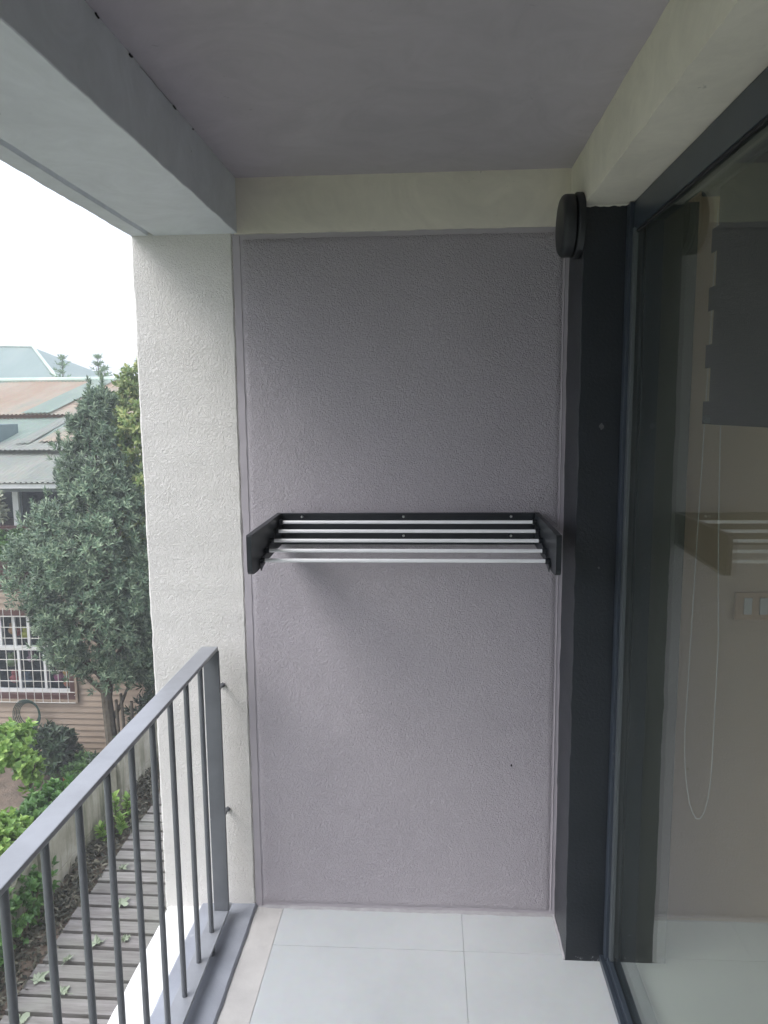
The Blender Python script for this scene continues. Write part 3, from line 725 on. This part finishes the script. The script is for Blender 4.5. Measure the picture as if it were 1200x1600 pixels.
def sapling(loc, h, label, seed):
    rnd.seed(seed); t = empty('pine_tree', loc, label, 'tree', 'faint tree tops beyond the roofs')
    bm = bmesh.new(); tube(bm, [(0, 0, 0), (0, 0, h * .5), (0, 0, h)], [.12, .08, .01], 6); o = obj('trunk', bm, M['bark'], None, True); o.parent = t
    L = Leaves()
    z = h * .45
    while z < h:
        r = (h - z) * .32 + .1
        for k in range(4):
            a = rnd.uniform(0, 6.28); d = Vector((math.cos(a), math.sin(a), .45))
            for j in range(6):
                p = Vector((0, 0, z)) + d * r * j / 5
                L.rosette(p, d, 3, .16, .03, .9)
        z += .26
    L.build('crown', M['leaf_mid']).parent = t
sapling((-13.3, 24.5, -3), 6.7, 'small faint conifer top left above the ridge', 3)
sapling((-11.75, 24, -3), 6.65, 'small faint conifer top beside the tree spire', 4)
sapling((-12.2, 25.5, -3), 6.5, 'smallest faint conifer top between the two others', 8)

def bush(name, label, c, rad, n, kl, LL, ww, m, seed, cat='bush', stems=6):
    rnd.seed(seed); t = empty(name, (c[0], c[1], c[2] - rad[2]), label, cat)
    L = Leaves()
    for i in range(n):
        d = Vector((rnd.gauss(0, 1), rnd.gauss(0, 1), rnd.gauss(.2, 1))).normalized()
        k = rnd.uniform(.5, 1.0) * (1 + .35 * noise.noise(Vector(c) + d * 2.2))
        p = Vector((d.x * rad[0], d.y * rad[1], d.z * rad[2])) * k
        L.rosette(p + Vector((0, 0, rad[2])), (d + Vector((0, 0, .5))).normalized(), kl, LL * rnd.uniform(.7, 1.2), ww, 1.1)
    L.build('foliage', m).parent = t
    bm = bmesh.new()
    for i in range(stems):
        a = i * 6.28 / stems; tube(bm, [(0, 0, 0), (rad[0] * .3 * math.cos(a), rad[1] * .3 * math.sin(a), rad[2] * .8), (rad[0] * .6 * math.cos(a), rad[1] * .6 * math.sin(a), rad[2] * 1.4)], [.015, .01, .005], 5)
    o = obj('stems', bm, M['bark'], None, True); o.parent = t
    return t
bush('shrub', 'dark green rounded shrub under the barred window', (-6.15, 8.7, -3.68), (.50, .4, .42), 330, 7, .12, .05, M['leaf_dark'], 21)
bush('shrub', 'low mid green shrub at the foot of the siding wall', (-5.42, 8.6, -3.95), (.48, .35, .25), 240, 7, .10, .045, M['leaf_mid'], 22)
bush('shrub', 'pale dry shrub at the base of the tree trunk', (-4.95, 8.3, -3.85), (.42, .3, .38), 260, 6, .10, .03, M['leaf_dark'], 23)
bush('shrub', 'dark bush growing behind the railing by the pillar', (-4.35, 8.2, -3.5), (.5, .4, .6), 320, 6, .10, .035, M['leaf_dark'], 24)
bush('creeper', 'bright yellow green creeper hanging in a broad mound left', (-4.40, 4.6, -1.66), (.36, .45, .22), 300, 5, .075, .062, M['leaf_bright'], 25, 'creeper')
bush('creeper', 'trailing tip of the bright creeper drooping beside the soil', (-4.02, 4.5, -1.84), (.12, .2, .20), 70, 5, .07, .05, M['leaf_bright'], 26, 'creeper')
bush('hedge_plant', 'leafy mid green plant spilling over the fence top', (-3.38, 3.55, -1.80), (.26, .55, .20), 520, 6, .060, .042, M['leaf_mid'], 27, 'plant')
bush('hedge_plant', 'light green leafy plant over the near fence panels', (-3.36, 2.75, -1.62), (.28, .42, .24), 520, 6, .060, .042, M['leaf_bright'], 28, 'plant')
bush('hedge_plant', 'darker creeper hanging down the fence behind the nearest balusters', (-3.05, 2.55, -2.0), (.10, .6, .24), 200, 5, .055, .034, M['leaf_mid'], 29, 'plant')
bush('vine', 'green vine covering the sill below the dark upper window', (-7.05, 9.35, -.42), (.85, .2, .22), 420, 6, .10, .05, M['leaf_mid'], 30, 'vine')
bush('flowering_branch', 'branch tip with white and yellow leaves at the left edge', (-6.95, 9.15, .22), (.16, .12, .24), 40, 5, .12, .06, M['fallen'], 31, 'branch', 2)
# young weed between fence and walkway
rnd.seed(40)
wd = empty('weed', (-2.98, 4.12, -2.25), 'young weed with a bright top growing at the foot of the fence', 'plant')
L = Leaves(); bm = bmesh.new()
for (dx, dy, h) in ((0, 0, .36), (.06, -.1, .22), (.03, .14, .26), (-.02, -.22, .2)):
    tube(bm, [(0, 0, 0), (dx * 1.5, dy, h * .6), (dx * 2, dy * 1.2, h)], [.006, .005, .003], 5)
    for k in range(6): L.rosette(Vector((dx * 1.6, dy * 1.1, h * (.4 + .12 * k))), Vector((rnd.uniform(-.5, .5), rnd.uniform(-.5, .5), .8)), 5, .09, .035, 1.1)
L.build('foliage', M['leaf_bright']).parent = wd; o = obj('stems', bm, M['bark'], None, True); o.parent = wd
# cut stems by the trunk
for i, (x, y, h, lean, lab) in enumerate(((-4.80, 8.4, 1.52, -.03, 'leftmost of the cut bare stems beside the tree trunk'), (-4.70, 8.4, 1.62, -.05, 'tallest cut bare stem in the middle beside the trunk'), (-4.60, 8.4, 1.50, .01, 'rightmost of the cut bare stems beside the trunk'))):
    bm = bmesh.new(); tube(bm, [(x, y, -4.2), (x + lean * .5, y, -4.2 + h * .5), (x + lean, y, -4.2 + h)], [.030, .027, .024], 8)
    tag(obj('cut_stem', bm, M['bark'], smooth=True), lab, 'stem', 'cut stems beside the tree')
# garden hose coil and flower pot
bm = bmesh.new()
for k in range(5):
    r_ = .17 + .018 * k; tube(bm, [(-6.90 + r_ * math.cos(a * math.pi / 14), 9.56 - .02 * k, -3.42 + r_ * 1.15 * math.sin(a * math.pi / 14)) for a in range(29)], .009, 7)
tag(obj('garden_hose', bm, paint('hose_green', (.015, .05, .035), .4), smooth=True), 'dark green garden hose coiled on the siding under the window', 'hose')
fp = empty('flower_pot', (-5.86, 8.72, -4.19), 'small orange red flower pot on the bare soil', 'pot')
bm = bmesh.new(); cyl(bm, (-5.86, 8.72, -4.19), (-5.86, 8.72, -4.03), .06, .085, 16); cyl(bm, (-5.86, 8.72, -4.03), (-5.86, 8.72, -4.0), .095, .095, 16)
obj('pot', bm, paint('terracotta', (.55, .13, .06), .7), fp)
L = Leaves(); [L.rosette(Vector((-5.86, 8.72, -3.97)), Vector((rnd.uniform(-1, 1), rnd.uniform(-1, 1), .8)), 5, .12, .03) for _ in range(7)]
L.build('foliage', M['leaf_mid'], fp)

# ------------------------------------------------------------------ neighbour's house
M['siding'] = paint('siding_beige', (.34, .262, .195), .7, .10, 2.5, .3, 30, .003, spots=.15, spotc=(.3, .24, .19))
M['brown_trim'] = paint('brown_trim', (.095, .042, .034), .6, .1, 8)
M['white_trim'] = paint('white_trim', (.72, .72, .70), .5, .05, 5)
M['dark_room'] = paint('dark_interior', (.02, .025, .035), .8)
M['grille'] = paint('grille_metal', (.62, .60, .55), .5)
def roof_mat(name, a, b, c, thr=.5, sc=.8):
    m, t, p = nodes(name); co = coords(t)
    mp = t.nodes.new('ShaderNodeMapping'); mp.inputs['Scale'].default_value = (1.1, .35, .35); t.links.new(co, mp.inputs['Vector'])
    n = tex_noise(t, sc, 7, .6, vec=mp.outputs[0])
    r = ramp(t, n.outputs['Fac'], [(thr - .12, a), (thr, b), (thr + .13, c)])
    n2 = tex_noise(t, 9, 4, .6, vec=co); col = mixc(t, .25, r.outputs['Color'], n2.outputs['Color'], 'MULTIPLY')
    t.links.new(col, p.inputs['Base Color']); p.inputs['Roughness'].default_value = .6
    return m
M['roof_rust'] = roof_mat('roof_rusty_sheet', (.38, .43, .36), (.58, .49, .37), (.54, .40, .28), .42)
M['roof_green'] = roof_mat('roof_pale_green', (.38, .47, .39), (.47, .54, .45), (.38, .32, .26), .62)
M['roof_cream'] = roof_mat('roof_pale_cream', (.42, .44, .38), (.50, .50, .43), (.41, .37, .30), .55)
M['roof_far'] = roof_mat('roof_blue_green', (.11, .165, .14), (.125, .18, .155), (.15, .20, .17), .5)
hs_ = empty('neighbour_house', (-9, 12, -4.2), 'beige clapboard house with rusty corrugated roofs behind the tree', 'house')
HX0, HX1 = -16.0, -3.2
# lower wall of lapped boards
def siding(x0, x1, y, z0, z1, pitch=.108):
    bm = bmesh.new(); z = z0
    while z < z1 - .001:
        zt = min(z1, z + pitch)
        v = [bm.verts.new(p) for p in ((x0, y - .026, z), (x1, y - .026, z), (x1, y, zt), (x0, y, zt))]; bm.faces.new(v)
        w = [bm.verts.new(p) for p in ((x0, y, z), (x1, y, z))]; bm.faces.new((v[1], v[0], w[0], w[1]))
        z = zt
    box(bm, x0, x1, y + .001, y + .25, z0, z1)
    return bm
WX0, WX1, WZ0, WZ1 = -8.7, -6.10, -3.20, -1.62     # barred window opening
YW = 9.7
obj('wall', siding(HX0, WX0, YW, -4.3, -1.33), M['siding'], hs_)
obj('wall', siding(WX1, HX1, YW, -4.3, -1.33), M['siding'], hs_)
obj('wall', siding(WX0, WX1, YW, -4.3, WZ0), M['siding'], hs_)
obj('wall', siding(WX0, WX1, YW, WZ1, -1.33), M['siding'], hs_)
bm = bmesh.new(); box(bm, -4.96, -4.86, YW - .05, YW - .016, -4.3, -1.34, .004); box(bm, -4.99, -4.965, YW - .03, YW - .016, -4.3, -1.34); obj('corner_board', bm, M['siding'], hs_)
bm = bmesh.new(); box(bm, HX0, HX1, YW + .1, YW + 6, -1.329, -.17); box(bm, HX0, HX1, YW - .06, YW + .3, -.24, -.172, .004); obj('brown_band', bm, M['brown_trim'], hs_)
bm = bmesh.new(); box(bm, HX0, HX1, YW + .30, YW + 5.5, -4.3, -1.331); box(bm, HX0, HX1, YW + .9, YW + 6, -.168, .62); obj('inner_wall', bm, M['dark_room'], hs_)
# barred window
wn = addsub('window', (lambda b: (box(b, WX0 + .10, WX1 - .10, YW + .06, YW + .10, WZ0 + .08, WZ0 + .15), box(b, WX0 + .10, WX1 - .10, YW + .06, YW + .10, WZ1 - .15, WZ1 - .10),
     box(b, WX0 + .10, WX1 - .10, YW + .055, YW + .105, -2.36, -2.28), [box(b, x - .022, x + .022, YW + .058, YW + .102, WZ0 + .15, -2.36) for x in (-8.55, -8.1, -7.62, -7.13, -6.67, -6.23)],
     [box(b, x - .022, x + .022, YW + .058, YW + .102, -2.28, WZ1 - .15) for x in (-8.5, -8.1, -7.7, -7.42, -7.17, -6.92, -6.68, -6.23)], b)[-1])(bmesh.new()), M['white_trim'], hs_)
addsub('casing', (lambda b: (box(b, WX0 - .0, WX1 + .0, YW - .04, YW + .05, WZ0 - .0, WZ0 + .079), box(b, WX0, WX1, YW - .04, YW + .05, WZ1 - .099, WZ1),
     box(b, WX0, WX0 + .099, YW - .04, YW + .05, WZ0 + .0795, WZ1 - .0995), box(b, WX1 - .099, WX1, YW - .04, YW + .05, WZ0 + .0795, WZ1 - .0995), b)[-1])(bmesh.new()), M['brown_trim'], wn)
addsub('outer_trim', (lambda b: (box(b, WX0 - .05, WX1 + .04, YW - .07, YW - .015, WZ0 - .045, WZ0 - .001), box(b, WX1 + .001, WX1 + .04, YW - .07, YW - .015, WZ0, WZ1 + .03), b)[-1])(bmesh.new()), M['siding'], wn)
addsub('pane', (lambda b: (box(b, WX0 + .10, WX1 - .10, YW + .078, YW + .082, WZ0 + .1, WZ1 - .1), b)[-1])(bmesh.new()), M['far_glass'], wn)
b = bmesh.new(); x = WX0 - .02
while x < WX1 + .03: cyl(b, (x, YW - .115, WZ0 - .03), (x, YW - .115, WZ1 + .05), .0065, n=6); x += .148
z = WZ0 - .03
while z < WZ1 + .06: cyl(b, (WX0 - .04, YW - .115, z), (WX1 + .02, YW - .115, z), .0065, n=6); z += .19
for (x, z) in ((WX1 + .01, WZ0 + .1), (WX1 + .01, WZ1 - .1), (WX0, WZ0 + .1), (WX0, WZ1 - .1)): cyl(b, (x, YW - .115, z), (x, YW - .02, z), .006, n=6)
addsub('grille', b, M['grille'], wn)
# soft toys behind the panes
toys = [(-7.28, -2.05, .10, (.62, .30, .12), 'orange'), (-7.05, -2.12, .11, (.55, .50, .08), 'yellow'), (-7.18, -2.10, .07, (.50, .10, .08), 'red'), (-7.34, -2.62, .13, (.25, .30, .12), 'olive'),
        (-7.30, -2.92, .12, (.45, .10, .09), 'dark red'), (-6.98, -2.55, .10, (.45, .25, .28), 'dusty pink'), (-6.52, -2.62, .12, (.55, .18, .25), 'pink'), (-6.50, -2.88, .13, (.40, .10, .18), 'crimson'),
        (-6.36, -2.80, .09, (.60, .28, .08), 'amber'), (-6.36, -3.00, .09, (.50, .14, .06), 'brick red'), (-7.08, -2.95, .12, (.12, .16, .20), 'navy'), (-6.78, -2.02, .10, (.30, .12, .10), 'maroon')]
for (x, z, r_, c, nm) in toys:
    tt = empty('soft_toy', (x, YW + .2, z), nm + ' soft toy piled behind the barred window', 'toy', 'soft toys behind the barred window')
    bm = bmesh.new()
    for (dx, dz, k) in ((0, 0, 1.0), (0, 1.15, .68), (-.8, .1, .4), (.8, .1, .4), (-.45, 1.65, .28), (.45, 1.65, .28)):
        b2 = bmesh.new(); bmesh.ops.create_icosphere(b2, subdivisions=2, radius=r_ * k * .7); merge(bm, b2, Matrix.Translation((x + dx * r_ * .7, YW + .2, z + dz * r_ * .7)))
    obj('body', bm, paint('toy_' + nm.replace(' ', '_'), c, .8), tt, True)
# upper window band: posts, glass
bm = bmesh.new(); box(bm, HX0, HX1, YW + .02, YW + .16, .40, .52); obj('lintel', bm, paint('grey_lintel', (.33, .35, .38), .6), hs_)
x = -15.4
while x < HX1:
    bm = bmesh.new(); box(bm, x, x + .10, YW + .02, YW + .14, -.171, .399, .004); obj('window_post', bm, M['white_trim'], hs_)
    bm = bmesh.new(); box(bm, x + .101, x + 1.399, YW + .07, YW + .078, -.171, .399); obj('window_pane', bm, M['far_glass'], hs_); x += 1.4
bm = bmesh.new(); box(bm, HX0, HX1, YW - .42, YW - .38, .50, .57, .004); box(bm, HX0, HX1, YW - .38, YW + .16, .521, .535); obj('fascia', bm, M['white_trim'], hs_)
# corrugated roof sheets
def corr(x0, x1, ya, za, yb, zb, amp=.012, wl=.09, skew=0.0, sag=0.0):
    bm = bmesh.new(); n = int((x1 - x0) / (wl / 6)); rows = 8; g = []
    for j in range(rows + 1):
        k = j / rows; row = []
        for i in range(n + 1):
            x = x0 + (x1 - x0) * i / n
            row.append(bm.verts.new((x + skew * k, ya + (yb - ya) * k, za + (zb - za) * k + amp * math.sin(2 * math.pi * x / wl) + sag * noise.noise(Vector((x * .7, k * 3, za))))))
        g.append(row)
    for j in range(rows):
        for i in range(n): bm.faces.new((g[j][i], g[j][i + 1], g[j + 1][i + 1], g[j + 1][i]))
    r = bmesh.ops.solidify(bm, geom=bm.faces[:], thickness=.006)
    return bm
rf = obj('roof', corr(HX0, HX1, 9.22, .60, 11.35, 1.12, sag=.03), M['roof_cream'], hs_, True)
rf2 = obj('roof', corr(HX0, HX1, 11.2, 1.16, 13.0, 1.60, sag=.03), M['roof_green'], hs_, True)
rf3 = obj('roof', corr(HX0, HX1 - .6, 12.9, 1.68, 16.4, 2.50, sag=.02), M['roof_rust'], hs_, True)
for (x0, x1, ya, yb, m) in ((-8.50, -7.88, 12.88, 16.38, 'roof_green'), (-7.62, -7.38, 11.05, 12.95, 'roof_cream'), (-7.25, -6.2, 11.16, 12.96, 'roof_rust')):
    za = 1.16 + (ya - 11.2) * .2444 if ya < 12 else 1.68 + (ya - 12.9) * .2343; zb = 1.16 + (yb - 11.2) * .2444 if ya < 12 else 1.68 + (yb - 12.9) * .2343
    obj('roof_sheet', corr(x0, x1, ya, za + .035, yb, zb + .035), M[m], hs_, True)
for (x0, x1, ya, za) in ((-9.6, -7.9, 10.9, 1.055), (-8.9, -6.2, 11.05, 1.09)):
    obj('roof_sheet', corr(x0, x1, ya - .35, za - .04, ya + .55, za + .16), M['roof_cream'], hs_, True)
bm = bmesh.new(); tube(bm, [(HX0, 16.4, 2.53), (HX1 - .6, 16.4, 2.53)], .07, 8); obj('ridge_cap', bm, M['roof_green'], hs_, True)
bm = bmesh.new(); box(bm, HX0, HX1, 13.2, 16.5, -4.3, 1.60); box(bm, HX0, HX1 - .6, 14.5, 16.5, 1.601, 1.9); obj('rear_wall', bm, M['siding'], hs_)
bm = bmesh.new(); box(bm, -9.6, -8.03, 11.0, 11.9, .9, 1.50, .01)
tag(obj('roof_vent_box', bm, paint('blue_grey_sheet', (.10, .15, .15), .6, .1, 3)), 'blue grey sheet metal box standing on the lower roof at the left', 'roof box')
# far house with a hipped green roof
fh = empty('far_house', (-20, 29, -4.2), 'distant house with a blue green hipped metal roof', 'house')
bm = bmesh.new(); box(bm, -30, -14.2, 26.2, 34, -4.3, 2.6); obj('wall', bm, M['siding'], fh)
bm = bmesh.new()
vs = [bm.verts.new(p) for p in ((-30.5, 25.5, 2.5), (-13.7, 25.5, 2.5), (-13.7, 35, 2.5), (-30.5, 35, 2.5), (-27, 30, 4.85), (-17.3, 30, 4.55))]
for f in ((0, 1, 5, 4), (1, 2, 5), (2, 3, 4, 5), (3, 0, 4), (3, 2, 1, 0)): bm.faces.new([vs[i] for i in f])
rr = obj('roof', bm, M['roof_far'], fh)
bm = bmesh.new(); tube(bm, [(-27, 30, 4.88), (-17.3, 30, 4.58), (-13.7, 25.5, 2.55)], .07, 6); addsub('ridge_cap', bm, M['roof_green'], rr, True)

# ------------------------------------------------------------------ morning haze
bm = bmesh.new(); box(bm, -160, 160, -160, 160, -5.6, 6.2)
hm = bpy.data.materials.new('haze_air'); hm.use_nodes = True; ht = hm.node_tree; ht.nodes.remove(ht.nodes['Principled BSDF'])
pv = ht.nodes.new('ShaderNodeVolumePrincipled'); pv.inputs['Color'].default_value = (.93, .95, .97, 1); pv.inputs['Density'].default_value = 0.0075; pv.inputs['Anisotropy'].default_value = .2
ht.links.new(pv.outputs[0], ht.nodes['Material Output'].inputs['Volume'])
tag(obj('haze', bm, hm), kind='stuff')
